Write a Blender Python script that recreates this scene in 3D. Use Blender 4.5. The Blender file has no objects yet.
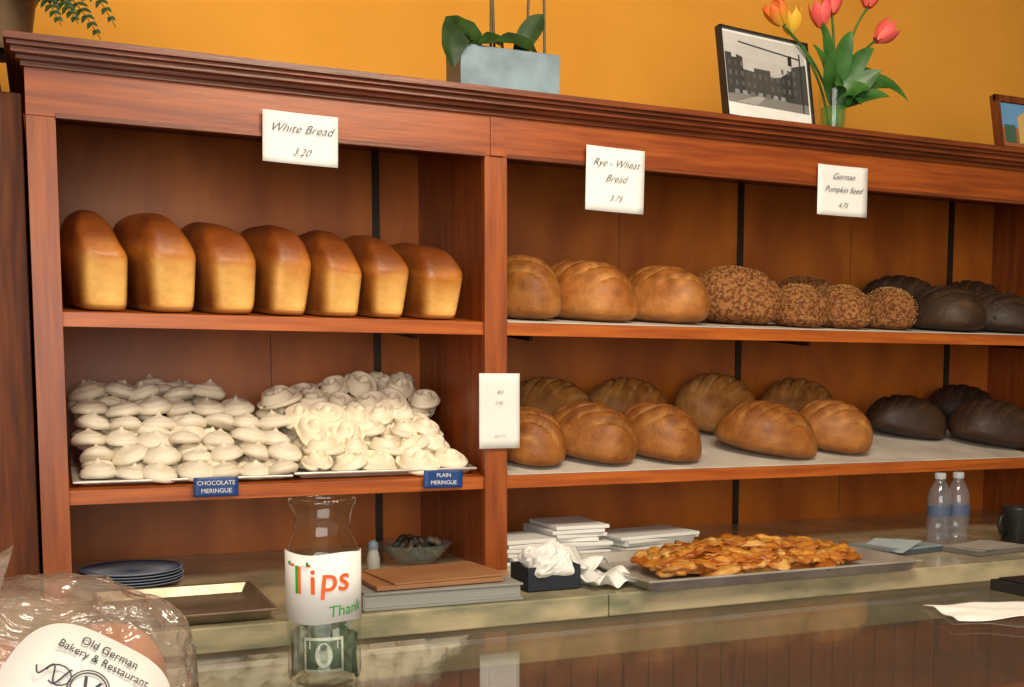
import bpy, math, random
from mathutils import Vector, Matrix, noise, Euler
random.seed(7)
EYE=1.5
sc=bpy.context.scene
try:
    sc.view_settings.view_transform='Standard'
    sc.view_settings.look='None'
except Exception: pass

# ------------------------------------------------------------------ materials
def _nt(name):
    m=bpy.data.materials.new(name); m.use_nodes=True
    nt=m.node_tree; b=nt.nodes['Principled BSDF']; return m,nt,b
def mat(name,c1,c2=None,rough=.6,metal=0,scale=8,stretch=(1,1,1),bump=0,bscale=None,attr=False,detail=4,coat=0,lo=.35,hi=.65,spec=None,sss=0):
    m,nt,b=_nt(name); N=nt.nodes; L=nt.links
    b.inputs['Roughness'].default_value=rough; b.inputs['Metallic'].default_value=metal
    if coat: b.inputs['Coat Weight'].default_value=coat; b.inputs['Coat Roughness'].default_value=.25
    if spec is not None: b.inputs['Specular IOR Level'].default_value=spec
    if c2 is None: c2=tuple(x*.85 for x in c1)
    tc=N.new('ShaderNodeTexCoord'); mp=N.new('ShaderNodeMapping'); mp.inputs['Scale'].default_value=stretch
    L.new(tc.outputs['Object'],mp.inputs['Vector'])
    nz=N.new('ShaderNodeTexNoise'); nz.inputs['Scale'].default_value=scale; nz.inputs['Detail'].default_value=detail
    L.new(mp.outputs['Vector'],nz.inputs['Vector'])
    r=N.new('ShaderNodeValToRGB'); r.color_ramp.elements[0].position=lo; r.color_ramp.elements[1].position=hi
    r.color_ramp.elements[0].color=(*c2,1); r.color_ramp.elements[1].color=(*c1,1)
    L.new(nz.outputs['Fac'],r.inputs['Fac'])
    out=r.outputs['Color']
    if attr:
        at=N.new('ShaderNodeAttribute'); at.attribute_name='Col'
        mx=N.new('ShaderNodeMix'); mx.data_type='RGBA'; mx.blend_type='MULTIPLY'; mx.inputs['Factor'].default_value=1
        L.new(out,mx.inputs['A']); L.new(at.outputs['Color'],mx.inputs['B']); out=mx.outputs['Result']
    L.new(out,b.inputs['Base Color'])
    if bump:
        n2=N.new('ShaderNodeTexNoise'); n2.inputs['Scale'].default_value=bscale or scale*3; n2.inputs['Detail'].default_value=5
        L.new(mp.outputs['Vector'],n2.inputs['Vector'])
        bp=N.new('ShaderNodeBump'); bp.inputs['Strength'].default_value=bump; bp.inputs['Distance'].default_value=.004
        L.new(n2.outputs['Fac'],bp.inputs['Height']); L.new(bp.outputs['Normal'],b.inputs['Normal'])
    return m
def glass(name,tint=(.96,.98,.97),rough=.02,k=.7,diff=0,dcol=(.8,.8,.8),bump=0,base=.035):
    m=bpy.data.materials.new(name); m.use_nodes=True; nt=m.node_tree; N=nt.nodes; L=nt.links
    for n in list(N): N.remove(n)
    o=N.new('ShaderNodeOutputMaterial'); t=N.new('ShaderNodeBsdfTransparent'); g=N.new('ShaderNodeBsdfGlossy')
    t.inputs['Color'].default_value=(*tint,1); g.inputs['Roughness'].default_value=rough
    lw=N.new('ShaderNodeLayerWeight'); p=N.new('ShaderNodeMath'); p.operation='POWER'; p.inputs[1].default_value=4.5
    ma=N.new('ShaderNodeMath'); ma.operation='MULTIPLY_ADD'; ma.inputs[1].default_value=k; ma.inputs[2].default_value=base
    L.new(lw.outputs['Facing'],p.inputs[0]); L.new(p.outputs[0],ma.inputs[0])
    mx=N.new('ShaderNodeMixShader'); L.new(ma.outputs[0],mx.inputs[0])
    src=t.outputs[0]
    if diff:
        d=N.new('ShaderNodeBsdfDiffuse'); d.inputs['Color'].default_value=(*dcol,1); m2=N.new('ShaderNodeMixShader'); m2.inputs[0].default_value=diff
        L.new(t.outputs[0],m2.inputs[1]); L.new(d.outputs[0],m2.inputs[2]); src=m2.outputs[0]
    L.new(src,mx.inputs[1]); L.new(g.outputs[0],mx.inputs[2]); L.new(mx.outputs[0],o.inputs[0])
    if bump:
        n=N.new('ShaderNodeTexNoise'); n.inputs['Scale'].default_value=14; n.inputs['Detail'].default_value=3; n.inputs['Distortion'].default_value=1.5
        tc=N.new('ShaderNodeTexCoord'); L.new(tc.outputs['Object'],n.inputs['Vector'])
        bp=N.new('ShaderNodeBump'); bp.inputs['Strength'].default_value=bump; bp.inputs['Distance'].default_value=.03
        L.new(n.outputs['Fac'],bp.inputs['Height']); L.new(bp.outputs[0],g.inputs['Normal'])
    return m

M_woodH=mat('wood_rail',(.35,.078,.011),(.21,.040,.006),rough=.36,scale=5,stretch=(1,10,14),bump=.08)
M_woodV=mat('wood_stile',(.35,.082,.012),(.22,.045,.007),rough=.36,scale=5,stretch=(14,10,1),bump=.08)
M_crown=mat('wood_crown',(.23,.050,.010),(.11,.024,.006),rough=.33,scale=5,stretch=(1,12,20),bump=.1)
M_back=mat('wood_back_panel',(.54,.150,.012),(.35,.082,.007),rough=.42,scale=3,stretch=(3,3,1),bump=.05)
M_shelf=mat('wood_shelf',(.50,.125,.014),(.32,.065,.008),rough=.34,scale=5,stretch=(1,8,20),bump=.06)
M_dark=mat('wood_side',(.19,.05,.012),(.10,.026,.008),rough=.5,scale=6,stretch=(12,6,1),bump=.1,spec=.2)
M_bead=mat('beadboard_red',(.26,.055,.022),(.17,.032,.014),rough=.4,scale=6,stretch=(10,6,1))
M_wall=mat('wall_ochre',(.76,.345,.035),(.66,.285,.024),rough=.85,scale=1.6,bump=.05,bscale=60)
M_white=mat('wall_cream',(.62,.5,.33),(.55,.44,.28),rough=.9,scale=2)
M_floor=mat('floor_tile',(.2,.12,.07),(.13,.08,.05),rough=.5,scale=4)
M_std=mat('shelf_standard_metal',(.05,.035,.02),(.03,.02,.012),rough=.4,metal=.6,scale=20)
M_marble=mat('marble_green',(.60,.50,.31),(.22,.23,.14),rough=.2,scale=6,stretch=(1,1,3),detail=8,coat=.4,lo=.32,hi=.6)
M_apron=mat('apron_stone',(.42,.32,.18),(.26,.21,.13),rough=.3,scale=7)
M_paper=mat('paper_white',(.84,.84,.82),(.77,.77,.75),rough=.85,scale=6)
M_liner=mat('parchment_liner',(.66,.6,.52),(.50,.44,.38),rough=.8,scale=9,bump=.3,bscale=25)
M_ink=mat('ink_black',(.05,.05,.07),(.04,.04,.06),rough=.7)
M_steel=mat('steel_tray',(.66,.63,.58),(.48,.45,.4),rough=.35,metal=.5,scale=14)
M_tray2=mat('tray_dark_steel',(.36,.28,.2),(.2,.15,.1),rough=.3,metal=.6,scale=10)
M_blue=mat('label_blue',(.012,.06,.26),(.01,.05,.2),rough=.4)
M_bread=mat('bread_crust',(1,1,1),(.72,.62,.50),rough=.48,scale=16,bump=.35,bscale=90,attr=True,detail=6,coat=.10)
M_rustic=mat('rustic_crust',(1,1,1),(.64,.55,.44),rough=.55,scale=22,bump=.5,bscale=110,attr=True,detail=6,coat=.05,spec=.35)
M_seedy=mat('seeded_crust',(1,1,1),(.4,.3,.22),rough=.75,scale=110,bump=.8,bscale=150,attr=True,detail=3,lo=.42,hi=.56,spec=.25)
M_seed=mat('seeds',(1,1,1),(.8,.8,.8),rough=.7,attr=True,spec=.25)
M_mer=mat('meringue',(.88,.80,.65),(.80,.71,.55),rough=.6,scale=30,bump=.08)
M_mer2=mat('meringue_plain',(.95,.85,.67),(.87,.76,.57),rough=.6,scale=30,bump=.08)
M_pastry=mat('pastry_flaky',(1,1,1),(.72,.55,.36),rough=.4,scale=50,bump=.5,bscale=120,attr=True,coat=.15)
M_glass=glass('clear_glass',(.95,.98,.96),.03,.9,base=.06)
M_case=glass('case_glass',(.93,.96,.94),.03,.72,diff=.03,dcol=(.6,.55,.45))
M_bag=glass('plastic_bag',(.95,.93,.9),.14,.7,diff=.17,dcol=(.8,.68,.6),bump=1.0,base=.12)
M_pot=mat('planter_zinc',(.20,.28,.33),(.12,.165,.20),rough=.45,metal=.3,scale=12)
M_leaf=mat('leaf_green',(.05,.16,.025),(.02,.08,.012),rough=.4,scale=20)
M_leafd=mat('leaf_dark',(.026,.062,.011),(.010,.027,.006),rough=.45,scale=20,spec=.2)
M_stem=mat('stem_brown',(.12,.08,.03),(.07,.05,.02),rough=.6)
M_black=mat('black_plastic',(.018,.017,.016),(.012,.012,.012),rough=.4)
M_vc=mat('vertex_tinted',(1,1,1),(.9,.9,.9),rough=.55,attr=True,scale=15)
M_grey=mat('grey_binder',(.30,.30,.28),(.24,.24,.23),rough=.5)
M_brown=mat('kraft_folder',(.36,.17,.07),(.28,.12,.05),rough=.6)
M_soil=mat('moss',(.03,.04,.012),(.02,.025,.01),rough=.9,bump=1)
M_water=glass('water_bottle_plastic',(.9,.93,.96),.06,.8,diff=.10,dcol=(.65,.7,.8),base=.08)
M_org=mat('marker_orange',(.85,.13,.01),rough=.6); M_grn=mat('marker_green',(.03,.33,.04),rough=.6)
M_bill=mat('banknote',(.40,.42,.33),(.16,.19,.13),rough=.8,scale=40,lo=.42,hi=.58)
M_billd=mat('banknote_print',(.12,.16,.10),(.06,.08,.05),rough=.8,scale=120)
M_billl=mat('banknote_light',(.58,.60,.50),(.42,.45,.36),rough=.8,scale=90)

# ------------------------------------------------------------------ mesh builder
class MB:
    def __init__(s): s.v=[];s.f=[];s.m=[];s.c=[];s.s=[]
    def add(s,vs,fs,mat=0,M=None,col=(1,1,1),smooth=False,cols=None):
        o=len(s.v)
        for i,p in enumerate(vs):
            p=Vector(p)
            if M is not None: p=M@p
            s.v.append(p); s.c.append(cols[i] if cols else col)
        for f in fs: s.f.append([o+i for i in f]); s.m.append(mat); s.s.append(smooth)
    def box(s,x0,x1,y0,y1,z0,z1,mat=0,M=None,col=(1,1,1),dz=0):
        vs=[(x0,y0,z0),(x1,y0,z0),(x1,y1,z0+dz),(x0,y1,z0+dz),(x0,y0,z1),(x1,y0,z1),(x1,y1,z1+dz),(x0,y1,z1+dz)]
        s.add(vs,[(0,3,2,1),(4,5,6,7),(0,1,5,4),(1,2,6,5),(2,3,7,6),(3,0,4,7)],mat,M,col)
    def lathe(s,prof,c=(0,0,0),seg=32,mat=0,M=None,col=(1,1,1),fn=None,cap=True,smooth=True,cols=None):
        vs=[];fs=[];cc=[];n=len(prof)
        for j,(r,z) in enumerate(prof):
            for i in range(seg):
                a=2*math.pi*i/seg; rr=r; zz=z
                if fn: rr,zz=fn(j,a,r,z)
                vs.append((c[0]+rr*math.cos(a),c[1]+rr*math.sin(a),c[2]+zz)); cc.append(cols[j] if cols else col)
        for j in range(n-1):
            for i in range(seg):
                k=(i+1)%seg; fs.append((j*seg+i,j*seg+k,(j+1)*seg+k,(j+1)*seg+i))
        if cap:
            fs.append(tuple(reversed(range(seg)))); fs.append(tuple((n-1)*seg+i for i in range(seg)))
        s.add(vs,fs,mat,M,cols=cc,smooth=smooth)
    def tube(s,pts,rad,seg=8,mat=0,M=None,col=(1,1,1)):
        vs=[];fs=[];n=len(pts); P=[Vector(p) for p in pts]
        for j,p in enumerate(P):
            d=(P[min(j+1,n-1)]-P[max(j-1,0)]).normalized()
            u=d.cross(Vector((.13,.98,.1))).normalized(); w=d.cross(u)
            r=rad[j] if isinstance(rad,(list,tuple)) else rad
            for i in range(seg):
                a=2*math.pi*i/seg; vs.append(p+u*r*math.cos(a)+w*r*math.sin(a))
        for j in range(n-1):
            for i in range(seg):
                k=(i+1)%seg; fs.append((j*seg+i,j*seg+k,(j+1)*seg+k,(j+1)*seg+i))
        fs.append(tuple(reversed(range(seg)))); fs.append(tuple((n-1)*seg+i for i in range(seg)))
        s.add(vs,fs,mat,M,col,True)
    def leaf(s,pts,w,mat=0,up=(0,0,1),fold=.25,col=(1,1,1),seg=4,tip=1.0):
        P=[Vector(p) for p in pts]; n=len(P); vs=[];fs=[]
        for j,p in enumerate(P):
            t=j/(n-1); d=(P[min(j+1,n-1)]-P[max(j-1,0)]).normalized()
            side=d.cross(Vector(up)); 
            if side.length<1e-3: side=Vector((1,0,0))
            side.normalize(); nn=side.cross(d)
            ww=w*math.sin(math.pi*min(1,(t*.9+.1))**tip)**.8 if t<1 else w*.02
            for i in range(seg+1):
                q=2*i/seg-1; vs.append(p+side*q*ww+nn*abs(q)*ww*fold)
        for j in range(n-1):
            for i in range(seg): a=j*(seg+1)+i; fs.append((a,a+1,a+seg+2,a+seg+1))
        s.add(vs,fs,mat,None,col,True)
    def finish(s,name,mats,loc=None,rot=None,bevel=0,parent=None,solid=0):
        me=bpy.data.meshes.new(name); me.from_pydata([tuple(p) for p in s.v],[],s.f)
        for m in mats: me.materials.append(m)
        me.polygons.foreach_set('material_index',s.m); me.polygons.foreach_set('use_smooth',s.s)
        at=me.color_attributes.new('Col','FLOAT_COLOR','POINT')
        at.data.foreach_set('color',[x for c in s.c for x in (c[0],c[1],c[2],1)])
        me.update()
        ob=bpy.data.objects.new(name,me); sc.collection.objects.link(ob)
        if loc: ob.location=loc
        if rot: ob.rotation_euler=rot
        if solid:
            md=ob.modifiers.new('sol','SOLIDIFY'); md.thickness=solid
        if bevel:
            md=ob.modifiers.new('bev','BEVEL'); md.width=bevel; md.segments=2; md.limit_method='ANGLE'
        if parent: ob.parent=parent
        return ob

def spow(x,e): return math.copysign(abs(x)**e,x)
def superE(a,b,hu,hl,eu,el,e2,nu=48,nv=26):
    vs=[(0,0,-hl)];fs=[]
    for j in range(1,nv):
        la=-math.pi/2+math.pi*j/nv
        e,h=(eu,hu) if la>=0 else (el,hl)
        c=abs(math.cos(la))**e; z=h*spow(math.sin(la),e)
        for i in range(nu):
            lo=2*math.pi*i/nu
            vs.append((a*spow(math.cos(lo),e2)*c,b*spow(math.sin(lo),e2)*c,z))
    vs.append((0,0,hu)); n=len(vs)
    for i in range(nu):
        k=(i+1)%nu; fs.append((0,1+k,1+i)); fs.append((n-1,1+(nv-2)*nu+i,1+(nv-2)*nu+k))
    for j in range(nv-2):
        for i in range(nu):
            k=(i+1)%nu; fs.append((1+j*nu+i,1+j*nu+k,1+(j+1)*nu+k,1+(j+1)*nu+i))
    return [Vector(v) for v in vs],fs
def lerp(a,b,t): t=max(0,min(1,t)); return tuple(x+(y-x)*t for x,y in zip(a,b))

def text(body,size,loc,mat,parent,rotz=0,shear=0,rotx=90,roty=0,M=None,name='lettering',off=0):
    cu=bpy.data.curves.new(name,'FONT'); cu.body=body; cu.size=size; cu.align_x='CENTER'; cu.align_y='CENTER'; cu.shear=shear
    cu.extrude=.0002; cu.offset=off
    ob=bpy.data.objects.new(name,cu); sc.collection.objects.link(ob)
    cu.materials.append(mat)
    if M is not None: ob.matrix_world=M
    else:
        ob.location=loc; ob.rotation_euler=(math.radians(rotx),math.radians(roty),math.radians(rotz))
    ob.parent=parent
    return ob

# ------------------------------------------------------------------ room
def simple_box(name,x0,x1,y0,y1,z0,z1,m):
    b=MB(); b.box(x0,x1,y0,y1,z0,z1); return b.finish(name,[m])
simple_box('floor',-2.2,4.4,-2.6,2.95,-1.55,-1.5,M_floor)
simple_box('wall_back',-2.2,4.4,2.80,2.95,-1.5,1.5,M_wall)
simple_box('wall_left',-2.3,-2.2,-2.6,2.95,-1.5,1.5,M_white)
simple_box('wall_right',4.4,4.5,-2.6,2.95,-1.5,1.5,M_white)
simple_box('ceiling',-2.3,4.5,-2.6,2.95,1.5,1.56,M_white)

# ------------------------------------------------------------------ cabinet
YF=2.25; YB=2.75; CT=-.414; TOP=.503; XL=.030; XR=2.90; XO=-.018
U=.144; Lw=-.200; LR=-.2001
SLOPE={U:.11,Lw:.11,LR:.20}
def shz(base,y): return base+SLOPE[base]*(y-2.27)
c=MB()
c.box(XO,2.97,YB,YB+.03,CT,.62,0)
c.box(XO,XL-.01,YF+.02,YB,CT,.60,1); c.box(XO-.003,XL,YF,YF+.02,CT,TOP,1)
c.box(.905,.935,YF+.02,YB,CT,.60,1); c.box(.893,.946,YF,YF+.02,CT,TOP,1)
c.box(XR+.01,2.97,YF+.02,YB,CT,.60,1); c.box(XR,2.97,YF,YF+.02,CT,TOP,1)
c.box(XO-.003,2.97,YF-.002,YF+.02,TOP,.60,2)
c.box(XL,.893,YF-.006,YF,TOP-.003,TOP+.006,3); c.box(.946,XR,YF-.006,YF,TOP-.003,TOP+.006,3)
c.box(.905,.935,YF-.006,YF,TOP,.585,2)
for (y,z0,z1) in ((2.240,.588,.597),(2.226,.597,.604),(2.210,.604,.614),(2.198,.614,.621),(2.188,.621,.633)):
    c.box(XO-.004-(2.25-y)*.5,3.0,y,YF+.02 if z1<.63 else YB+.03,z0,z1,3)
c.box(XO,2.97,YF,YB+.03,.60,.62,3)
for x0,x1,bases in ((XL-.01,.905,(U,Lw)),(.935,XR+.01,(U,LR))):
    for base in bases:
        s_=SLOPE[base]
        c.box(x0,x1,2.262,YB,shz(base,2.262)-.028,shz(base,2.262),4,dz=s_*(YB-2.262))
for x in (.789,1.08,1.906,2.724):
    c.box(x-.009,x+.009,YB-.008,YB,CT,.60,5)
    z=CT+.02
    while z<.59: c.box(x-.003,x+.003,YB-.0095,YB-.008,z,z+.012,6); z+=.025
    for base in ((U,Lw) if x<.9 else (U,LR)):
        s_=SLOPE[base]
        c.box(x-.004,x+.004,2.42,YB-.008,shz(base,2.42)-.05,shz(base,2.42)-.029,5,dz=s_*(YB-2.43))
for x,z0,z1 in ((.515,-.14,.13),(1.5,.16,.5),(2.3,-.4,-.25),(2.32,.2,.5)):
    c.box(x-.001,x+.001,YB-.001,YB,z0,z1,6)
cab=c.finish('bakery_display_cabinet',[M_back,M_woodV,M_woodH,M_crown,M_shelf,M_std,M_black],bevel=.0025)
c=MB()
x=-.025
for i in range(7):
    c.box(x-.078,x-.003,2.33,2.36,CT,.56,0); x-=.081
c.box(-.62,-.028,2.36,2.79,CT,.56,0)
c.box(-.64,-.068,2.29,2.79,.56,.60,1); c.box(-.66,-.068,2.27,2.79,.60,.615,1)
c.finish('side_panelling',[M_dark,M_crown],bevel=.002)
for x0,x1,base in ((.955,2.89,U),(.955,2.6,LR)):
    s_=SLOPE[base]
    b=MB(); b.box(x0,x1,2.268,2.74,shz(base,2.268)+.0008,shz(base,2.268)+.003,0,dz=s_*(2.74-2.268)); b.finish('parchment_sheet',[M_liner])

# ------------------------------------------------------------------ back counter
c=MB()
c.box(-.9,1.02,1.90,2.79,-.46,CT,0); c.box(1.022,3.4,1.90,2.79,-.46,CT,0)
c.box(-.9,3.4,1.925,1.95,-.545,-.46,1)
x=-.9
while x<3.36:
    c.box(x,x+.056,1.94,1.955,-1.42,-.545,2); x+=.06
c.box(-.9,3.4,1.955,2.79,-1.5,-.46,2); c.box(-.9,3.4,1.93,1.955,-1.5,-1.42,2)
c.finish('back_counter',[M_marble,M_apron,M_bead],bevel=.003)

# ------------------------------------------------------------------ white loaves
def white_loaf(x,y,w,h,l,rz=0,ry=0,seed=0):
    rs=random.Random(seed*11+3)
    hl=h*.50; hu=h*.50
    vs,fs=superE(w/2,l/2,hu,hl,.86,.14,.36,60,44)
    cols=[]; lv=rs.uniform(-.06,.05); dv=rs.uniform(.85,1.15)
    for v in vs:
        zt=(v.z+hl)/h
        k=.88+.12*min(1,zt/.46)
        if zt>.44: k+= .07*math.exp(-((zt-.60)/.12)**2)
        v.x*=k; v.y*=(.95+.05*min(1,zt*2))
        if zt>.46: v.y*=1+.03*math.exp(-((zt-.56)/.09)**2)
        n=noise.noise(Vector((v.x*14+seed*3,v.y*9,v.z*14))); n3=noise.noise(Vector((v.x*6+seed*7,v.y*6,v.z*6)))
        v.x+=n*.005+n3*.009; v.z+=(n*.005+n3*.014)*(1 if zt>.5 else 0)
        v.x-=.016*max(0,zt-.45)
        pale=(.95,.58,.16); side=(.24,.072,.011); top=tuple(c_*dv for c_ in (.27,.070,.009)); dk=(.12,.026,.004)
        fr=min(1,max(0,(-v.y-l*.37)/(l*.10)))
        low=lerp(side,pale,fr)
        edge=max(0,abs(v.x)/(w*.5)-.72)*2.2
        low=lerp(low,(.42,.16,.025),edge)
        cc=lerp(low,(.55,.20,.03),(zt-.38+lv-.14*n-.08*n3)/.16)
        cc=lerp(cc,top,(zt-.53+lv+.12*n+.08*n3)/.16); cc=lerp(cc,dk,(zt-.84+.16*n+.14*n3)/.18)
        if zt<.06: cc=lerp(cc,(.45,.2,.05),.6)
        cols.append(cc); v.z+=hl
    b=MB(); b.add(vs,fs,0,cols=cols,smooth=True)
    b.finish('white_bread_loaf',[M_bread],loc=(x,y,shz(U,y)+.001),rot=(math.atan(.11),math.radians(ry),math.radians(rz)))
for i,(x,w,h,rz,ry) in enumerate(((.090,.096,.198,8,0),(.208,.105,.203,13,-1),(.335,.104,.190,11,-2),(.454,.096,.188,10,0),(.566,.100,.180,9,-1),(.672,.090,.180,8,0),(.788,.100,.170,10,-1))):
    white_loaf(x,2.440,w,h,.30,rz,ry,i)

# ------------------------------------------------------------------ rustic loaves
def rustic(name,x,y,base,L,W,H,rz,kind='wheat',seed=0,slash=.05):
    vs,fs=superE(W/2,L/2,H*.72,H*.28,.92,.7,.92,72,40)
    cols=[]; b=MB(); rs=random.Random(seed*7+1); tone=rs.uniform(.88,1.15)
    pal={'wheat':((.37,.125,.020),(.74,.40,.13),(.38,.17,.05)),
         'pale':((.46,.19,.035),(.85,.56,.24),(.55,.3,.12)),
         'seed':((.32,.13,.04),(.42,.18,.06),(.3,.12,.04)),
         'dark':((.038,.020,.012),(.15,.08,.04),(.038,.020,.012))}[kind]
    for v in vs:
        zt=v.z/(H*.72)
        n=noise.noise(Vector((v.x*9+seed*5.1,v.y*9,v.z*9))); n2=noise.noise(Vector((v.x*40+seed,v.y*40,v.z*40)))
        g=0;sh=0
        if zt>0:
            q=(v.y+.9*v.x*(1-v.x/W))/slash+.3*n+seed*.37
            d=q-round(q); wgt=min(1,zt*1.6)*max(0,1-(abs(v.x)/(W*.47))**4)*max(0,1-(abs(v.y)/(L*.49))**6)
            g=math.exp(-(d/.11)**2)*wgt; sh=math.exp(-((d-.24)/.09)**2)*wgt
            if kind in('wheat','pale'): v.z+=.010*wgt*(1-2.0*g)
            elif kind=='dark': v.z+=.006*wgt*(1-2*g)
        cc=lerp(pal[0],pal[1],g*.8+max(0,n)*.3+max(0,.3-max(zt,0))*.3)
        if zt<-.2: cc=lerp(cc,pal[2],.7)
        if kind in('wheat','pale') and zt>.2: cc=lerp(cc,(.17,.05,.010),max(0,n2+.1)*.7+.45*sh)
        v.x*=1+.10*n; v.y*=1+.10*n
        if kind=='seed': v+=v.normalized()*(n2*.004+n*.006)
        cols.append(tuple(c_*tone for c_ in cc)); v.z+=H*.28
    b.add(vs,fs,0,cols=cols,smooth=True)
    if kind in('seed','dark'):
        nS=900 if kind=='seed' else (50 if base==U else 0)
        up=[v for v in vs if v.z>H*.2]
        for _ in range(nS):
            p=random.choice(up)*1.0; p=p+Vector((random.uniform(-.004,.004),random.uniform(-.004,.004),0))
            nrm=Vector(((p.x)/(W*W),(p.y)/(L*L),(p.z-H*.28)/(H*H*2.1))).normalized()
            ax=nrm.orthogonal().normalized(); ax=(Matrix.Rotation(random.uniform(0,6.3),3,nrm)@ax); ay=nrm.cross(ax)
            if kind=='seed': l,w,hh=.0032,.0017,.0014; cl=random.choice(((.50,.27,.10),(.42,.21,.07),(.30,.13,.04),(.60,.36,.15)))
            else: l,w,hh=.0075,.0036,.0015; cl=random.choice(((.07,.065,.025),(.05,.045,.02),(.10,.075,.03)))
            q=[p+ax*l,p+ay*w,p-ax*l,p-ay*w,p+nrm*hh,p-nrm*hh]
            b.add(q,[(0,1,4),(1,2,4),(2,3,4),(3,0,4),(1,0,5),(2,1,5),(3,2,5),(0,3,5)],1,col=cl,smooth=True)
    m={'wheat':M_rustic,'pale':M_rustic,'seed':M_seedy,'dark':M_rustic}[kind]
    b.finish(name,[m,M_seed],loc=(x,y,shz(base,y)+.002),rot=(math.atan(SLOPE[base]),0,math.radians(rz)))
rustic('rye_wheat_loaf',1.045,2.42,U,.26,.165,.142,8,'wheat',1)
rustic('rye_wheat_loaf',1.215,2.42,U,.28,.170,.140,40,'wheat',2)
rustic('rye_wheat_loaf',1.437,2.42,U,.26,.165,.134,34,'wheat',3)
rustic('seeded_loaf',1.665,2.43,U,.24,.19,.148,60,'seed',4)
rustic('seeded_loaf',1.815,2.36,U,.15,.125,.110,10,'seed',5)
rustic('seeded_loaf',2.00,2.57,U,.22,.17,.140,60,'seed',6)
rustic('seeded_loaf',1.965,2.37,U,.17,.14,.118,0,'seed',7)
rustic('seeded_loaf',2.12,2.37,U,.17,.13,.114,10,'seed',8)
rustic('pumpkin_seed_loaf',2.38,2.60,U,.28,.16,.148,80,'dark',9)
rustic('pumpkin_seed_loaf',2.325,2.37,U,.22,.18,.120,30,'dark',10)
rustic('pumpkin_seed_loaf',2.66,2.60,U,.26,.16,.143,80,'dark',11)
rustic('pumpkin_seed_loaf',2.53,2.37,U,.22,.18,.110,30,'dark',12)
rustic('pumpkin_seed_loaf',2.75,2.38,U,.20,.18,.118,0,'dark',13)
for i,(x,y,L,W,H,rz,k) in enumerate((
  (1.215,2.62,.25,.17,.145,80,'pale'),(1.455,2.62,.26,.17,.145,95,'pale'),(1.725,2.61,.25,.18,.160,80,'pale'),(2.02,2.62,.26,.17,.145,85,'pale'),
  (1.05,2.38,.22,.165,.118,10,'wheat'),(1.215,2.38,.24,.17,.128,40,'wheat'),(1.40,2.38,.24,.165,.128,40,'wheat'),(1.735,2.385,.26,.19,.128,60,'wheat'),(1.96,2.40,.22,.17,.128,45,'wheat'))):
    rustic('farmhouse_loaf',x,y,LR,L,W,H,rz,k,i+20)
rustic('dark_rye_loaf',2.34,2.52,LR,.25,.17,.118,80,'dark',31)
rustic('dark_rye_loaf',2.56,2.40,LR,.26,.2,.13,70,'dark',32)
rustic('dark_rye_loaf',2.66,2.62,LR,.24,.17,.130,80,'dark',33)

# ------------------------------------------------------------------ meringues
def kiss(b,x,y,z,r,mat):
    M=Matrix.Translation((x,y,z))@Euler((random.uniform(-.05,.38),random.uniform(-.25,.25),random.uniform(0,6.28))).to_matrix().to_4x4()
    ph=random.uniform(0,6); h=random.uniform(.95,1.2); tp=random.uniform(.0,.12)
    pr=[(.3,-.05),(.86,.0),(1.0,.12),(1.05,.28),(1.02,.42),(.94,.53),(.87,.57),(.84,.63),(.76,.73),(.64,.79),(.56,.81),(.48,.86),(.34,.92),(.20,.97),(.12,1.02+tp),(.04,1.05+tp*1.5)]
    def fn(j,a,rr,zz):
        k=1+.04*math.sin(2*a+ph)+.03*math.sin(3*a+ph*2)
        s=.035*math.sin(a+j*.2+ph)
        return rr*(k+s), zz+ .07*r*math.sin(a+ph)*(1 if j>1 else 0)
    b.lathe([(p*r,q*r*.82*h) for p,q in pr],seg=22,mat=mat,M=M,fn=fn)
def swirl(b,x,y,z,r,mat,big=1):
    M=Matrix.Translation((x,y,z))@Euler((random.uniform(.1,.75),random.uniform(-.35,.35),0)).to_matrix().to_4x4()@Matrix.Rotation(random.uniform(0,6.28),4,'Z')
    n=18; pr=[(r*.5,-.006),(r*1.0,.0),(r*1.07,.010)]
    for j in range(n): pr.append((r*(1-j/n)*1.0,.018))
    e=random.uniform(.06,.22); ph=random.uniform(0,6); tn=random.uniform(1.5,2.1)
    def fn(j,a,rr,zz):
        k=1+e*math.cos(2*a+ph)
        if j<3: return rr*k,zz
        t=rr/r
        s=math.cos(2*math.pi*(t*tn+a/(2*math.pi)))
        return rr*k, .017+.0065*s+.012*(1-t)**1.2-.013*max(0,t-.8)*5
    b.lathe(pr,seg=28,mat=mat,M=M,fn=fn)
bm=MB()
def topL(x): return .168 if x<.30 else .168-.06*(x-.30)/.15
for L in range(7):
    y=2.322+.046*L
    while y<2.69:
        x=.074+random.uniform(0,.03)
        while x<.475:
            z=shz(Lw,y)+.008+.027*L+random.uniform(-.005,.005)
            if z-Lw<topL(x)+.03 and not(L<5 and y>2.322+.046*(L+3.4)):
                kiss(bm,x+random.uniform(-.008,.008),y+random.uniform(-.010,.010),z,random.uniform(.032,.038),0)
            x+=.063
        y+=.056
bm.finish('chocolate_meringue_pile',[M_mer])
bm=MB()
for L in range(7):
    y=2.332+.045*L
    while y<2.69:
        x=.528+random.uniform(0,.03)-(.04 if L>2 else 0)
        while x<.868-.006*L:
            z=shz(Lw,y)+.018+.028*L
            if z-Lw<.150+.055*(x-.5)/.35+.02 and not(L<5 and y>2.332+.045*(L+3.4)):
                swirl(bm,x+random.uniform(-.014,.014),y+random.uniform(-.012,.012),z+random.uniform(-.004,.008),random.uniform(.032,.046),0)
            x+=.068
        y+=.060
bm.finish('plain_meringue_pile',[M_mer2])
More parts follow.
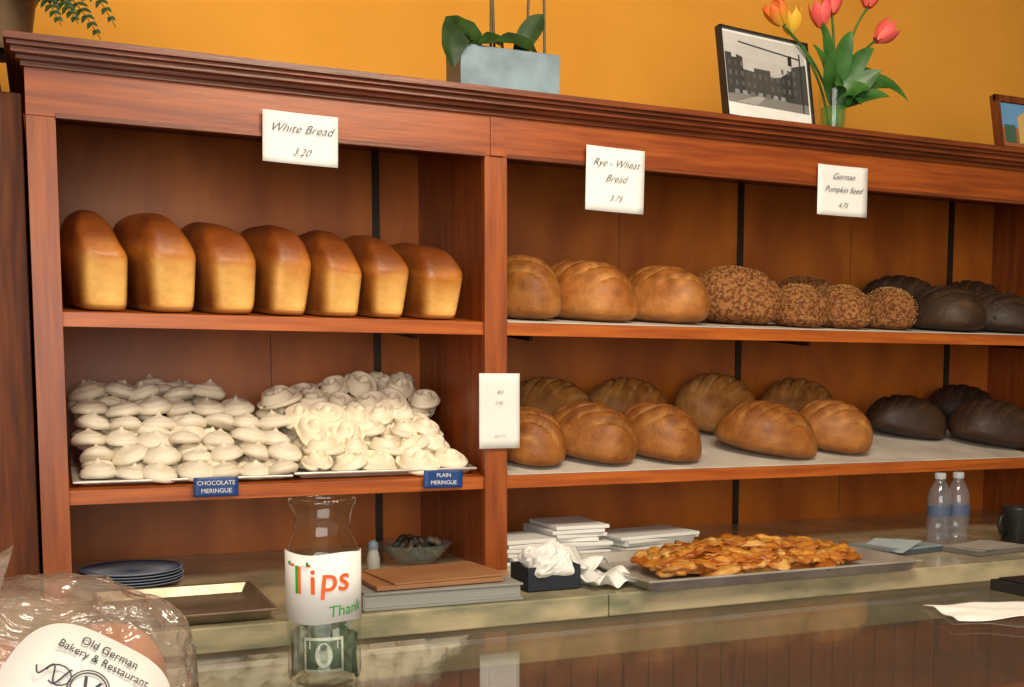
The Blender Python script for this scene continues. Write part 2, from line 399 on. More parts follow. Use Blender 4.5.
def tray(name,x0,x1,y0,y1,z,h,m,dz=0,flare=.012,rz=0):
    b=MB(); t=.0025
    cx,cy=(x0+x1)/2,(y0+y1)/2
    def P(x,y,zz): return (x-cx,y-cy,zz+dz*(y-cy))
    i=[(x0+flare,y0+flare),(x1-flare,y0+flare),(x1-flare,y1-flare),(x0+flare,y1-flare)]
    o=[(x0,y0),(x1,y0),(x1,y1),(x0,y1)]
    r=[(x0-.008,y0-.008),(x1+.008,y0-.008),(x1+.008,y1+.008),(x0-.008,y1+.008)]
    vs=[P(*p,t) for p in i]+[P(*p,h) for p in o]+[P(*p,h) for p in r]+[P(*p,h-.005) for p in r]+[P(p[0],p[1],h-.005) for p in o]+[P(*p,0) for p in i]
    fs=[(0,1,2,3)]
    for k in range(5):
        for a in range(4):
            c2=(a+1)%4; fs.append((k*4+c2,k*4+a,(k+1)*4+a,(k+1)*4+c2))
    fs.append((23,22,21,20))
    b.add(vs,fs); return b.finish(name,[m],loc=(cx,cy,z),rot=(0,0,math.radians(rz)),bevel=.0015)
tray('metal_tray',.480,.878,2.29,2.72,shz(Lw,2.505)+.002,.016,M_steel,dz=.11)
tray('metal_tray',.045,.462,2.29,2.72,shz(Lw,2.505)+.002,.012,M_steel,dz=.11)

# ------------------------------------------------------------------ signs
def sign(name,x0,x1,z0,z1,y,lines,m=M_paper,ink=M_ink,shear=.5,tilt=0,off=-.0004):
    b=MB(); cx,cz=(x0+x1)/2,(z0+z1)/2; w,h=(x1-x0)/2,(z1-z0)/2
    n=8; vs=[];fs=[]
    for i in range(n+1):
        for j in range(n+1):
            u=-1+2*i/n; v=-1+2*j/n
            vs.append((u*w,-.004*(u*u)*.6,v*h))
    for i in range(n):
        for j in range(n):
            a=i*(n+1)+j; fs.append((a,a+n+1,a+n+2,a+1))
    b.add(vs,fs,smooth=True)
    ob=b.finish(name,[m],loc=(cx,y,cz),rot=(0,math.radians(tilt),0),solid=.0008)
    for k,(s,zz,sz) in enumerate(lines):
        text(s,sz,(0,-.0045,zz),ink,ob,shear=shear,off=off)
    return ob
ys=YF-.014
sign('price_sign',.4106,.5636,.449,.550,ys,(('White Bread',.018,.0245),('3.20',-.028,.021)),tilt=1,off=-.0003)
sign('price_sign',1.132,1.2825,.3987,.542,ys,(('Rye - Wheat',.036,.023),('Bread',.002,.023),('3.75',-.042,.019)),tilt=1,off=-.0003)
sign('price_sign',1.7766,1.932,.429,.552,ys,(('German',.034,.021),('Pumpkin Seed',.002,.0205),('4.75',-.036,.017)),tilt=0,off=-.0002)
sign('paper_note',.875,.972,-.137,.030,YF-.008,(('8/5',.042,.011),('5.00 -',.018,.010),('open 7-5',-.055,.008)),tilt=0,off=-.0002)
sign('shelf_label',.262,.350,-.221,-.182,2.25,(('CHOCOLATE',.008,.0125),('MERINGUE',-.008,.0125)),m=M_blue,ink=M_paper,shear=0,tilt=0,off=0)
sign('shelf_label',.748,.838,-.221,-.182,2.25,(('PLAIN',.008,.0125),('MERINGUE',-.008,.0125)),m=M_blue,ink=M_paper,shear=0,tilt=1,off=0)

# ------------------------------------------------------------------ countertop things
tray('baking_tray',.07,.355,1.92,2.20,CT+.001,.022,M_tray2)
b=MB()
for i in range(5):
    b.lathe([(.03,0),(.065,.002),(.098,.010),(.102,.013),(.098,.0125),(.064,.006),(.0,.005)],c=(random.uniform(-.003,.003),0,i*.006),seg=40,cols=[(.03,.045,.09),(.03,.045,.09),(.05,.08,.2),(.4,.45,.5),(.03,.05,.16),(.35,.4,.5),(.03,.05,.14)],cap=False)
b.finish('plate_stack',[M_vc],loc=(.15,2.38,CT+.001))
b=MB(); b.box(-.16,.16,-.10,.10,0,.005,0); b.box(-.157,.155,-.097,.098,.005,.029,1); b.box(-.16,.16,-.10,.10,.029,.033,0); b.box(-.16,-.155,-.1,.1,0,.033,0)
b.finish('ring_binder',[M_grey,mat('binder_pages',(.36,.36,.34),(.27,.27,.26),rough=.7,scale=3,stretch=(1,1,200))],loc=(.68,2.015,CT+.001),rot=(0,0,math.radians(-1)),bevel=.001)
b=MB(); b.box(-.13,.13,-.09,.09,0,.008,0); b.box(-.10,.14,-.085,.09,.0085,.012,0,M=Matrix.Rotation(.06,4,'Z'))
b.finish('kraft_folder',[M_brown],loc=(.675,2.02,CT+.036),rot=(0,0,.03),bevel=.001)
b=MB(); b.lathe([(.035,0),(.04,.004),(.06,.02),(.085,.05),(.088,.052),(.082,.05),(.056,.022),(.03,.01),(0,.009)],seg=36,cap=False,fn=lambda j,a,r,z:(r*(1+.04*math.cos(12*a)*(j in(3,4,5))),z))
bowl=b.finish('glass_candy_bowl',[M_water],loc=(.775,2.40,CT+.001))
b=MB()
for _ in range(60):
    a=random.uniform(0,6.3);r=random.uniform(0,.058)
    vs,fs=superE(.014,.010,.007,.007,1,1,1,10,6); b.add(vs,fs,0,M=Matrix.Translation((r*math.cos(a),r*math.sin(a),.022+random.uniform(0,.036)))@Euler((random.random(),random.random(),a)).to_matrix().to_4x4(),smooth=True,col=random.choice(((.03,.02,.015),(.07,.04,.02),(.02,.035,.02),(.12,.09,.06))))
b.finish('wrapped_candies',[M_vc],parent=bowl)
b=MB(); b.lathe([(.012,0),(.015,.004),(.015,.03),(.012,.045),(.010,.05),(.012,.054),(.011,.066),(.005,.072),(0,.073)],seg=24,cap=False,cols=[(.38,.38,.36)]*5+[(.15,.2,.25)]*4)
b.finish('salt_shaker',[M_vc],loc=(.655,2.33,CT+.001))
def stack(name,x,y,w,d,n,th,jit,rz,z=CT+.001,yaw=5):
    b=MB(); zz=0
    for i in range(n):
        M=Matrix.Translation((random.uniform(-jit,jit),random.uniform(-jit,jit),zz))@Matrix.Rotation(random.uniform(-jit*yaw,jit*yaw),4,'Z')@Matrix.Rotation(random.uniform(-.01,.01),4,'Y')
        b.box(-w/2,w/2,-d/2,d/2,0,th,0,M=M); zz+=th+.0012
    b.finish(name,[M_paper],loc=(x,y,z),rot=(0,0,math.radians(rz)),bevel=.0015)
stack('paper_bag_stack',1.020,2.35,.13,.15,6,.009,.008,4,yaw=12)
stack('paper_bag_stack',1.175,2.41,.14,.18,8,.009,.012,-5,yaw=14)
stack('napkin_stack',1.40,2.42,.24,.15,5,.008,.012,8,yaw=10)
def crumple(name,x,y,z,a,b_,h,seed,m=M_paper):
    vs,fs=superE(a,b_,h*.7,h*.3,.9,.7,.9,40,22); 
    for v in vs:
        k=1+.35*noise.noise(v*28+Vector((seed,0,0)))+.25*abs(noise.noise(v*60+Vector((seed,3,0)))); v*=k; v.z=max(v.z+h*.3,0)
    q=MB(); q.add(vs,fs); q.finish(name,[m],loc=(x,y,z))
b=MB(); b.box(-.06,.06,-.045,.045,0,.004,0); 
for (x0,x1,y0,y1) in((-.06,.06,-.045,-.041),(-.06,.06,.041,.045),(-.06,-.056,-.045,.045),(.056,.06,-.045,.045)): b.box(x0,x1,y0,y1,0,.05,0)
b.finish('napkin_caddy',[mat('charcoal',(.015,.018,.03),rough=.5)],loc=(.935,2.02,CT+.001),bevel=.002)
crumple('crumpled_napkin',.930,2.005,CT+.028,.052,.036,.066,3)
def sheetp(name,x,y,z,w,d,rz,seed,m=M_paper,amp=.01):
    q=MB(); vs=[];fs=[];n=18
    for i in range(n+1):
        for j in range(n+1):
            u=i/n-.5;v=j/n-.5
            vs.append((u*w,v*d,.002+amp*(.5+noise.noise(Vector((u*3+seed,v*3,0))))))
    for i in range(n):
        for j in range(n): a=i*(n+1)+j; fs.append((a,a+n+1,a+n+2,a+1))
    q.add(vs,fs,smooth=True); q.finish(name,[m],loc=(x,y,z),rot=(0,0,math.radians(rz)),solid=.0006)
sheetp('bakery_tissue',1.045,2.01,CT+.001,.11,.16,12,2,amp=.030)
sheetp('bakery_tissue',1.04,2.12,CT+.010,.11,.15,30,5,amp=.045)
tray('sheet_pan',1.10,1.79,1.87,2.24,CT+.001,.026,M_steel,rz=0)
b=MB()
vs,fs=superE(.25,.125,.036,.004,.8,.8,.9,60,24)
cols=[]
for p in vs:
    n=noise.noise(p*25); p.z+=.01*n*(p.z>0); cols.append(lerp((.70,.30,.05),(.42,.13,.02),n+.4))
b.add(vs,fs,0,M=Matrix.Translation((0,0,.010)),cols=cols,smooth=True)
for i in range(230):
    u=random.uniform(-1,1); v=random.uniform(-1,1)
    if u*u+v*v>1.15: continue
    hh=.040*max(0,1-(u*u*.8+v*v*.8))
    a=random.uniform(.032,.060); w=random.uniform(.018,.032)
    vs,fs=superE(a,w,.009,.005,.9,.8,.8,26,12)
    sd=random.random()*50; cols=[]
    base=random.choice(((.80,.38,.06),(.84,.46,.10),(.72,.30,.045),(.86,.55,.18),(.50,.16,.02)))
    for p in vs:
        n=noise.noise(p*55+Vector((sd,0,0))); n2=noise.noise(p*20+Vector((sd,9,0)))
        e_=min(1,(p.x/a)**2+(p.y/w)**2)
        p.z+=n*.008; p.x*=1+.3*n2; p.y=p.y*(1+.4*n2)+.3*w*math.sin(p.x*50+sd); cols.append(lerp(base,(.34,.09,.012),max(0,n)*1.3+.45*e_**3))
    M=Matrix.Translation((u*.25,v*.13,.014+hh*random.uniform(.8,1.05)))@Euler((random.uniform(-.3,.35),random.uniform(-.25,.25),random.uniform(0,3.14))).to_matrix().to_4x4()
    b.add(vs,fs,0,M=M,cols=cols,smooth=True)
b.finish('pastry_pile',[M_pastry],loc=(1.455,2.05,CT+.005))
b=MB()
b.box(-.10,.10,-.07,.07,0,.012,0,col=(.07,.09,.11)); b.box(-.095,.095,-.065,.068,.012,.016,0,col=(.30,.36,.38))
b.box(-.10,.02,-.06,.06,.022,.024,0,M=Matrix.Rotation(-.14,4,'Y')@Matrix.Rotation(.3,4,'Z'),col=(.5,.6,.65))
for i in range(22):
    y=-.066+i*.0063; pts=[(-.10+.008*math.cos(t),y,.008+.010*math.sin(t)) for t in [k*math.pi/5 for k in range(11)]]
    b.tube(pts,.0009,5,col=(.2,.2,.2))
b.finish('spiral_notebook',[M_vc],loc=(1.965,2.13,CT+.001),rot=(0,0,.15))
b=MB()
b.box(-.10,.10,-.06,.06,0,.010,0,col=(.16,.15,.14)); b.box(-.095,.095,-.055,.055,.0102,.014,0,col=(.32,.30,.27))
b.box(-.08,.07,-.05,.045,.0145,.016,0,M=Matrix.Rotation(.2,4,'Z'),col=(.45,.42,.38))
b.finish('order_pad',[M_vc],loc=(2.17,2.04,CT+.001),rot=(0,0,.12),bevel=.001)
for x in (2.165,2.228):
    b=MB()
    pr=[(.02,0),(.030,.004),(.031,.02),(.029,.03),(.031,.04),(.031,.06),(.031,.11),(.029,.135),(.018,.158),(.013,.165),(.013,.172)]
    b.lathe(pr,seg=28,cap=False)
    b.lathe([(.0316,.072),(.0316,.100)],seg=28,mat=1,cap=False,col=(.08,.11,.20))
    b.lathe([(.014,.170),(.0145,.172),(.0145,.185),(.012,.187)],seg=20,mat=1,col=(.45,.47,.5))
    b.finish('water_bottle',[M_water,M_vc],loc=(x,2.19,CT+.001))
b=MB(); b.lathe([(.034,0),(.038,.004),(.04,.09),(.041,.095),(.037,.094),(.035,.01),(0,.008)],seg=32,cap=False)
b.tube([(-.038,0,.075),(-.06,0,.07),(-.066,0,.048),(-.058,0,.028),(-.038,0,.022)],.005,8)
b.finish('black_mug',[M_black],loc=(2.37,2.12,CT+.001))

# ------------------------------------------------------------------ glass display case (front)
GZ=-.37
c=MB()
c.box(-.7,2.0,.85,1.50,GZ-.008,GZ,0)
c.box(-.69,1.99,1.490,1.494,-.98,GZ-.02,0); c.box(-.69,1.99,.86,.864,-.98,GZ-.02,0)
c.box(-.7,2.0,1.490,1.50,GZ-.014,GZ-.0085,1); c.box(-.7,2.0,.85,.866,GZ-.02,GZ-.0085,1)
for x in (-.7,1.984): 
    c.box(x,x+.016,.85,1.5,GZ-.02,GZ-.0085,1)
    for y in (.85,1.484): c.box(x,x+.016,y,y+.016,-1.0,GZ-.02,1)
c.box(-.7,2.0,.85,1.50,-1.5,-.98,2)
c.finish('glass_display_case',[M_case,M_steel,M_bead])
sheetp('receipt_paper',1.42,1.30,GZ+.001,.20,.12,-18,8,amp=.006)
sheetp('receipt_paper',1.53,1.22,GZ+.001,.16,.12,10,9,amp=.006)
b=MB(); b.box(-.05,.05,-.08,.08,0,.02,0); b.box(-.04,.04,0,.07,.02,.024,0,col=(.2,.25,.25))
b.finish('card_reader',[M_black],loc=(1.62,1.38,GZ+.001),bevel=.004)

# ------------------------------------------------------------------ tip jar
jx,jy=.311,1.338
b=MB()
b.lathe([(.0,.005),(.030,.005),(.040,.0),(.0445,.004),(.046,.012),(.046,.160),(.043,.172),(.037,.184),(.035,.195),(.0355,.208),(.038,.218),(.0415,.224),(.0425,.227),(.0415,.230),(.039,.231),(.0385,.228)],seg=56,cap=False)
jar=b.finish('tip_jar',[M_glass],loc=(jx,jy,GZ+.001))
a0=-.228
def curved(m,R,al,ar,z0,z1,name,wav=0,skew=0):
    q=MB();vs=[];fs=[];n=40
    for i in range(n+1):
        a=al+(ar-al)*i/n
        for z in (z0,z1): vs.append(((R+wav*2*math.sin(i*.5+z*60))*math.sin(a),-(R+wav*2*math.sin(i*.5+z*60))*math.cos(a),z+wav*math.sin(i*.3)+skew*(i/n-.5)))
    for i in range(n): fs.append((2*i,2*i+2,2*i+3,2*i+1))
    q.add(vs,fs,smooth=True); return q.finish(name,[m],parent=jar,solid=.0004)
b=MB();vs=[];fs=[];n=40
for i in range(n+1):
    a=a0-1.75+3.5*i/n; w_=.0015*math.sin(i*.3)
    for z in (.080,.166): vs.append((.0473*math.sin(a),-.0473*math.cos(a),z+w_))
for i in range(n): fs.append((2*i,2*i+2,2*i+3,2*i+1))
b.add(vs,fs,smooth=True); b.finish('paper_label',[M_paper],parent=jar,solid=.0004)
def bent(body,size,R,ac,z,m,shear=0,off=.0008,tilt=0):
    cu=bpy.data.curves.new('t','FONT'); cu.body=body; cu.size=size; cu.align_x='CENTER'; cu.align_y='CENTER'; cu.shear=shear; cu.offset=off; cu.resolution_u=4
    o=bpy.data.objects.new('t',cu); sc.collection.objects.link(o); bpy.context.view_layer.update()
    me=bpy.data.meshes.new_from_object(o.evaluated_get(bpy.context.evaluated_depsgraph_get()))
    bpy.data.objects.remove(o)
    for v in me.vertices:
        a=ac+v.co.x/R; zz=z+v.co.y+tilt*v.co.x
        v.co=(R*math.sin(a),-R*math.cos(a),zz)
    me.materials.clear(); me.materials.append(m)
    o=bpy.data.objects.new('lettering',me); sc.collection.objects.link(o); o.parent=jar
bent('T',.058,.0484,a0-.72,.134,M_grn,0,-.0002); bent('T',.056,.0486,a0-.64,.133,M_org,0,-.0008); bent('i',.046,.0485,a0-.27,.131,M_org,.0,.0004); bent('ps',.044,.0485,a0+.30,.134,M_org,.1,.0004)
bent('Thank',.020,.0485,a0+.62,.096,M_grn,.1,0,.1)
def oval(R,ac,zc,wa,hz,m,name='banknote_portrait'):
    q=MB(); vs=[(R*math.sin(ac),-R*math.cos(ac),zc)]
    for i in range(24):
        t=2*math.pi*i/24; a=ac+wa*math.cos(t); vs.append((R*math.sin(a),-R*math.cos(a),zc+hz*math.sin(t)))
    q.add(vs,[(0,1+i,1+(i+1)%24) for i in range(24)],smooth=True); q.finish(name,[m],parent=jar)
curved(M_billl,.0425,a0-.62,a0+.58,.018,.062,'banknote')
curved(M_billd,.0429,a0-.54,a0+.50,.022,.058,'banknote_print')
oval(.0433,a0-.02,.040,.25,.0155,M_billl); oval(.0436,a0-.02,.041,.13,.011,M_bill); oval(.0438,a0-.02,.050,.10,.004,M_billd)
bent('1',.013,.0434,a0-.42,.052,M_billl,0,.0003); bent('1',.013,.0434,a0+.38,.052,M_billl,0,.0003)
bent('ONE',.007,.0434,a0-.02,.0225,M_billl,0,.0001)
for k,(al,ar,R,z0,z1,m,sk) in enumerate(((-1.7,-.5,.040,.012,.070,M_bill,.02),(.5,1.6,.040,.01,.066,M_billd,-.02),(2,4,.038,.01,.075,M_bill,.01),(.3,1.3,.036,.03,.076,M_billl,.015),(-.8,.6,.022,.02,.074,M_bill,-.02),(-2.6,-1.3,.04,.01,.06,M_billd,.0))):
    curved(m,R,a0+al,a0+ar,z0,z1,'banknote',.0012,sk)

# ------------------------------------------------------------------ bagged bread with label
def blob(a,b_,hu,hl,amp,sc_,seed,e=.8,nu=90,nv=50):
    vs,fs=superE(a,b_,hu,hl,e,.5,.85,nu,nv)
    for v in vs:
        n=noise.noise(v*sc_+Vector((seed,0,0)))+.5*(1-2*abs(noise.noise(v*sc_*2.3+Vector((seed,5,0)))))
        v*=1+amp*n; v.z=max(v.z,-hl)
    return vs,fs
bag=bpy.data.objects.new('bagged_bread',None); sc.collection.objects.link(bag); bag.location=(-.038,1.15,GZ+.001)
q=MB(); vs,fs=blob(.158,.120,.090,.083,.11,17,3); q.add(vs,fs,M=Matrix.Translation((0,0,.085)),smooth=True)
nv=[];nf=[]
for j in range(14):
    t=j/13; r=.05*(1-t)**1.5+.014+.03*max(0,t-.7)
    for i in range(36):
        a=2*math.pi*i/36; rr=r*(1+.22*math.sin(7*a+t*5))
        nv.append((-.02-.09*t+rr*.3*math.sin(a),rr*math.cos(a),.15+.02*t+rr*math.sin(a)*.9))
for j in range(13):
    for i in range(36): k=(i+1)%36; nf.append((j*36+i,j*36+k,(j+1)*36+k,(j+1)*36+i))
q.add(nv,nf,smooth=True)
q.finish('plastic_bag',[M_bag],parent=bag)
q=MB()
for (x,y,z,a,w,h,cl) in ((.080,-.01,.062,.060,.075,.115,(.72,.34,.20)),(-.05,.0,.062,.078,.09,.105,(.6,.28,.15))):
    vs,fs=superE(a,w,h*.6,h*.45,.8,.6,.8,40,24); q.add(vs,fs,M=Matrix.Translation((x,y,z)),smooth=True,col=cl)
q.finish('bread_rolls',[M_bread],parent=bag)
lm=Matrix.Translation((.054,-.156,.096))@Euler((math.radians(58),0,math.radians(8))).to_matrix().to_4x4()@Matrix.Rotation(math.radians(-36),4,'Z')
q=MB(); n=48; vs=[(0,0,0)]
for i in range(n):
    a=2*math.pi*i/n; vs.append((.072*spow(math.cos(a),.6),.064*spow(math.sin(a),.65),-.006*math.cos(a)**2))
q.add(vs,[(0,1+i,1+(i+1)%n) for i in range(n)],M=lm,smooth=True)
lab=q.finish('label',[M_paper],parent=bag,solid=.0006)
for s,yy,sz in (('Old German',.051,.0105),('Bakery & Restaurant',.040,.0102),('V',.012,.028),('BEST OF GERMANY',-.012,.0078),('Fine baking for 50 years',-.023,.0058)):
    text(s,sz,None,M_ink,bag,M=lm@Matrix.Translation((0,yy,.0015)),name='label_text')
q=MB()
for k in (-1,1):
    pts=[(k*(.020+.028*t),.013+.009*math.cos(11*t)*(1-t*.4),.002) for t in [i/20 for i in range(21)]]
    q.tube(pts,.0008,6,M=lm)
    pts=[(k*(.028+.011*math.cos(t)),.013+.009*math.sin(t),.002) for t in [i*.4 for i in range(14)]]
    q.tube(pts,.0007,6,M=lm)
for r in (.0155,.0178): 
    q.tube([(r*math.cos(i*math.pi/16),.013+r*.95*math.sin(i*math.pi/16),.002) for i in range(33)],.0006,6,M=lm)
q.finish('label_emblem',[M_ink],parent=bag)

# ------------------------------------------------------------------ on top of the cabinet
TZ=.634
b=MB()
def taperbox(b,w0,w1,d0,d1,h,mat=0):
    vs=[(-w0,-d0,0),(w0,-d0,0),(w0,d0,0),(-w0,d0,0),(-w1,-d1,h),(w1,-d1,h),(w1,d1,h),(-w1,d1,h)]
    w2,d2=w1-.006,d1-.006
    vs+=[(-w2,-d2,h),(w2,-d2,h),(w2,d2,h),(-w2,d2,h),(-w2,-d2,h-.015),(w2,-d2,h-.015),(w2,d2,h-.015),(-w2,d2,h-.015)]
    fs=[(3,2,1,0),(12,13,14,15)]
    for k in (0,4,8):
        for a in range(4): c2=(a+1)%4; fs.append((k+a,k+c2,k+4+c2,k+4+a))
    b.add(vs,fs,mat)
taperbox(b,.116,.117,.045,.046,.090)
b.box(-.108,.108,-.038,.038,.075,.084,1)
for p,w,m in (([(-.07,-.02,.08),(-.09,-.035,.115),(-.125,-.05,.115),(-.14,-.058,.07),(-.138,-.06,.03)],.034,2),
              ([(-.06,.0,.08),(-.085,.0,.12),(-.11,0,.13),(-.14,-.01,.11)],.028,2),
              ([(.03,0,.08),(.05,-.01,.13),(.075,-.01,.165),(.09,-.01,.185)],.024,2),
              ([(0,.0,.08),(-.02,-.03,.105),(-.05,-.045,.105),(-.08,-.052,.09)],.02,2),
              ([(.09,.0,.08),(.05,-.03,.105),(.0,-.04,.112),(-.04,-.05,.10)],.02,2)):
    P=[Vector(x) for x in p]; fine=[]
    for i in range(len(P)-1):
        for s in range(4): fine.append(P[i].lerp(P[i+1],s/4))
    fine.append(P[-1]); b.leaf(fine,w,m,up=(0,-1,.6))
for x,dx in ((-.03,.004),(-.02,-.012),(.055,.012),(.10,-.004)):
    b.tube([(x,0,.075),(x+dx*.4,0,.2),(x+dx,0,.32),(x+dx*1.6,-.01,.45)],.0032,8,mat=3)
b.finish('potted_orchid',[M_pot,M_soil,M_leafd,M_stem],loc=(.942,2.262,TZ),bevel=.003)
def frame(name,w,h,loc,rz,lean,fm,painter,fw=.008):
    b=MB()
    b.box(-w/2,w/2,0,.012,0,h,0)
    for (x0,x1,z0,z1) in((-w/2,w/2,0,fw),(-w/2,w/2,h-fw,h),(-w/2,-w/2+fw,0,h),(w/2-fw,w/2,0,h)): b.box(x0,x1,-.006,0,z0,z1,0)
    painter(b,w,h)
    b.add([(-.03,.012,h*.7),(.03,.012,h*.7),(.03,.075,.02),(-.03,.075,.02)],[(0,1,2,3),(3,2,1,0)],0)
    b.finish(name,[fm,M_vc],loc=loc,rot=(math.radians(-lean),0,math.radians(rz)))
def poly(b,pts,y,col): b.add([(x,y,z) for x,z in pts],[tuple(range(len(pts)))],1,col=col)
def street(b,w,h):
    W,H=w/2-.006,h
    poly(b,[(-W,.006),(W,.006),(W,H-.006),(-W,H-.006)],-.0005,(.75,.75,.72))
    a=W-.006; z0=.040; z1=H-.012
    for i in range(6):
        g=.52-.03*i; poly(b,[(-a,z1-(i+1)*(z1-z0)/6),(a,z1-(i+1)*(z1-z0)/6),(a,z1-i*(z1-z0)/6),(-a,z1-i*(z1-z0)/6)],-.001,(g,g*.97,g*.92))
    poly(b,[(-a,z0),(a,z0),(a,z0+.034),(-a,z0+.034)],-.0014,(.20,.19,.175))
    poly(b,[(-a,z0+.02),(-a,z1-.05),(-a+.02,z1-.05),(-a+.02,z1-.06),(-a+.035,z1-.06),(-a+.035,z1-.052),(-a+.055,z1-.056),(-a+.055,z0+.024)],-.0018,(.045,.042,.04))
    poly(b,[(-a+.05,z0+.025),(-a+.05,z1-.085),(-a+.09,z1-.088),(-a+.09,z1-.078),(0.01,z1-.078),(.01,z1-.095),(.05,z1-.088),(a-.05,z1-.066),(a-.05,z1-.058),(a,z1-.045),(a,z0+.022)],-.0018,(.06,.056,.052))
    poly(b,[(.045,z0+.024),(.045,z1-.088),(a-.05,z1-.066),(a-.05,z0+.022)],-.0020,(.035,.033,.03))
    rnd=random.Random(3)
    for r in range(3):
        for i in range(12):
            x=-a+.008+i*.0192; zz=z0+.042+r*.024
            if zz>z1-.10 and -a+.05<x<.045: continue
            g=rnd.uniform(.07,.13); poly(b,[(x,zz),(x+.007,zz),(x+.007,zz+.012),(x,zz+.012)],-.0023,(g,g*.97,g*.92))
    for i in range(9):
        x=-a+.02+i*.025; g=rnd.uniform(.02,.3); poly(b,[(x,z0+.022),(x+.017,z0+.021),(x+.015,z0+.032),(x+.003,z0+.032)],-.0024,(g,g,g))
    poly(b,[(-a+.045,z1-.018),(a-.02,z1-.033),(a-.02,z1-.036),(-a+.045,z1-.021)],-.0026,(.05,.05,.05))
    poly(b,[(a-.06,z1-.03),(a-.048,z1-.03),(a-.048,z1-.055),(a-.06,z1-.055)],-.0027,(.015,.015,.015))
    poly(b,[(a-.022,z0),(a-.018,z0),(a-.018,z1-.02),(a-.022,z1-.02)],-.0027,(.03,.03,.03))
    poly(b,[(-a+.02,z0),(-a+.09,z0+.022),(-a+.12,z0+.022),(-a+.09,z0)],-.0025,(.34,.33,.31))
frame('framed_photo',.290,.222,(1.635,2.235,TZ),8,9,M_black,street,.006)
def pic2(b,w,h):
    W=w/2-.02
    poly(b,[(-W,.02),(W,.02),(W,h-.02),(-W,h-.02)],-.001,(.35,.12,.04))
    poly(b,[(-W,h*.45),(W,h*.45),(W,h-.02),(-W,h-.02)],-.0015,(.12,.3,.55))
    poly(b,[(-W*.4,.03),(W*.5,.03),(W*.5,h*.7),(0,h*.8),(-W*.4,h*.65)],-.002,(.6,.4,.12))
    poly(b,[(-W*.9,.03),(-W*.5,.03),(-W*.5,h*.5),(-W*.9,h*.5)],-.002,(.05,.12,.08))
frame('framed_picture',.24,.160,(2.510,2.25,TZ),0,10,M_dark,pic2,.018)
b=MB()
b.lathe([(.0,.0),(.028,.0),(.030,.004),(.033,.04),(.036,.11),(.038,.115)],seg=32,cap=False,mat=0)
b.lathe([(0,.008),(.026,.008),(.0305,.07),(0,.071)],seg=28,mat=4,cap=False)
def petal(b,o,d,L,R,col,open_=.15,twist=0):
    d=Vector(d).normalized(); q=d.to_track_quat('Z','Y').to_matrix().to_4x4(); M=Matrix.Translation(o)@q
    for k in range(6):
        a0_=k*math.pi/3+twist; vs=[];fs=[];cols=[]; inn=.9 if k%2 else 1.0
        for j in range(9):
            t=j/8; r=R*inn*(math.sin(math.pi*min(1,t*.62+.08))**.7)*(1+open_*t); wd=.62*math.sin(math.pi*(t*.86+.12))**.6
            for i in range(5):
                a=a0_+(i/2-1)*wd; vs.append((r*math.cos(a),r*math.sin(a),L*t*(1-.06*abs(i-2))))
                cols.append(lerp(col[0],col[1],t if col[2]==0 else 1-t+.3*abs(i-2)))
        for j in range(8):
            for i in range(4): p=j*5+i; fs.append((p,p+1,p+6,p+5))
        b.add(vs,fs,3,M=M,cols=cols,smooth=True)
def bez(p0,p1,p2,n=12): 
    p0,p1,p2=map(Vector,(p0,p1,p2)); return [p0*(1-t)**2+p1*2*t*(1-t)+p2*t*t for t in [i/n for i in range(n+1)]]
vx,vy=1.855,2.28
pink=((.75,.12,.08),(.85,.10,.12),0); yel=((.85,.5,.03),(.8,.08,.03),0)
heads=[((1.680,.880),(-.5,-.1,.6),yel),((1.720,.868),(-.15,-.2,.6),((.9,.55,.05),(.85,.45,.03),0)),((1.828,.905),(-.1,0,1),pink),((1.940,.955),(.2,0,1),pink),((1.985,.885),(.7,-.1,.6),pink),((1.86,.94),(.1,.2,1),pink)]
for i,((x,z),d,col) in enumerate(heads):
    o=Vector((x-vx,-.02+.02*(i%3),z-TZ)); pts=bez((random.uniform(-.012,.012),random.uniform(-.01,.01),.02),((x-vx)*.25,0,(z-TZ)*.75),o); b.tube(pts,.0032,8,mat=1,col=(1,1,1))
    petal(b,o,d,.066,.026,col,twist=i)
for p1,p2,w in (((-.02,-.02,.16),(-.10,-.04,.205),.022),((.05,-.03,.15),(.13,-.05,.12),.024),((.10,-.03,.20),(.19,-.06,.09),.022),((-.01,-.03,.2),(.02,-.04,.25),.028),((.04,-.03,.12),(.02,-.08,.06),.022),((-.06,-.03,.12),(-.05,-.06,.20),.026),((.05,-.02,.2),(.10,-.03,.22),.024),((-.03,-.02,.2),(-.055,-.02,.27),.022),((.03,-.04,.12),(.09,-.07,.155),.030),((.0,-.05,.14),(-.06,-.08,.10),.026),((.06,0,.18),(.14,.0,.17),.024),((.02,-.04,.12),(.05,-.08,.10),.028),((.05,-.04,.11),(.11,-.08,.09),.024)):
    b.leaf(bez((0,0,.07),p1,p2),w,2,up=(0,-1,.4),fold=.2)
b.finish('tulip_vase',[M_glass,M_leaf,M_leaf,M_vc,glass('vase_water',(.7,.85,.6),.02,.5,diff=.3,dcol=(.15,.4,.1))],loc=(vx,vy,TZ))
b=MB()
b.lathe([(.055,0),(.065,.01),(.078,.10),(.082,.104),(.082,.12),(.076,.12),(.07,.11),(0,.105)],seg=40,cap=False,fn=lambda j,a,r,z:(r*(1+.01*math.cos(20*a)),z))
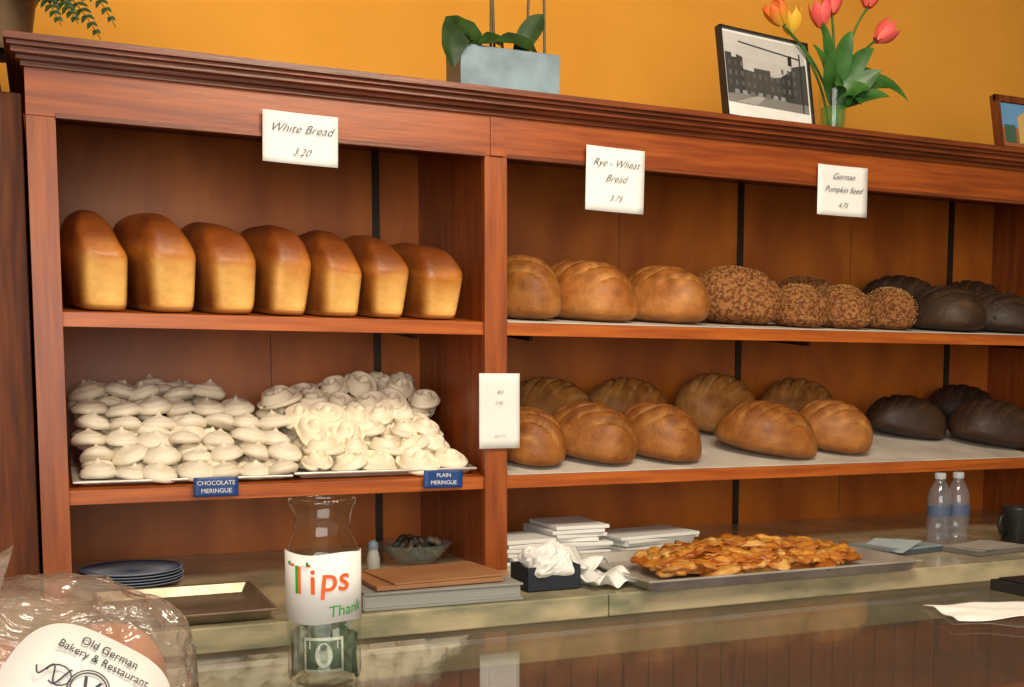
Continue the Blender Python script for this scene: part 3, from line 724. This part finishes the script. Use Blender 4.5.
def frond(b,p0,p1,p2,w):
    P=bez(p0,p1,p2,22); b.tube(P,[.0022*(1-.7*i/22) for i in range(23)],6,mat=2)
    for i in range(3,22):
        d=(P[min(i+1,22)]-P[i-1]).normalized(); s=d.cross(Vector((0,-.8,.6))).normalized(); ww=w*math.sin(math.pi*(i/22)*.85+.35)
        for sg in (-1,1):
            e=P[i]+s*sg*ww+d*ww*.5+Vector((0,0,-.004)); m_=P[i].lerp(e,.5)+Vector((0,0,.003))
            b.leaf([P[i],P[i].lerp(m_,.5),m_,m_.lerp(e,.5),e],.0042,1,up=(0,-1,.3),seg=2)
for p1,p2 in (((.10,-.06,.20),(.19,-.09,.025)),((.12,-.04,.26),(.22,-.06,.06)),((.06,-.10,.18),(.12,-.13,.03)),((-.08,-.05,.3),(-.2,-.06,.12)),((.05,0,.4),(.15,0,.42)),((0,-.05,.35),(-.05,-.1,.38)),((.1,.03,.26),(.22,.03,.14)),((.08,-.1,.16),(.15,-.12,.04))):
    frond(b,(0,0,.10),p1,p2,.032)
b.finish('potted_fern',[mat('pot_dark',(.16,.10,.05),(.08,.05,.03),rough=.4),M_leafd,M_leafd],loc=(-.075,2.36,TZ))

for o in sc.objects:
    if o.parent is None: o.location.z+=EYE

# ------------------------------------------------------------------ lights & camera
def area(name,loc,target,size,sy,power,col):
    l=bpy.data.lights.new(name,'AREA'); l.shape='RECTANGLE'; l.size=size; l.size_y=sy; l.energy=power; l.color=col
    o=bpy.data.objects.new(name,l); sc.collection.objects.link(o); o.location=loc
    o.rotation_euler=(Vector(target)-Vector(loc)).to_track_quat('-Z','Y').to_euler()
area('window_light',(-.6,-1.9,1.9),(1.2,2.3,1.5),3.0,1.6,82,(1,.95,.86))
area('ceiling_lamp',(.9,.7,2.9),(1.2,2.2,1.5),1.2,.5,50,(1,.89,.70))
w=bpy.data.worlds.new('world'); sc.world=w; w.use_nodes=True
w.node_tree.nodes['Background'].inputs[0].default_value=(1,.93,.84,1); w.node_tree.nodes['Background'].inputs[1].default_value=.55
cam=bpy.data.cameras.new('camera'); co=bpy.data.objects.new('camera',cam); sc.collection.objects.link(co)
cam.lens=38.15; cam.sensor_width=36; cam.sensor_fit='HORIZONTAL'; cam.shift_y=.137; cam.clip_start=.05
co.location=(0,0,EYE); co.rotation_euler=(math.radians(84.9),0,math.radians(-23.06))
sc.camera=co
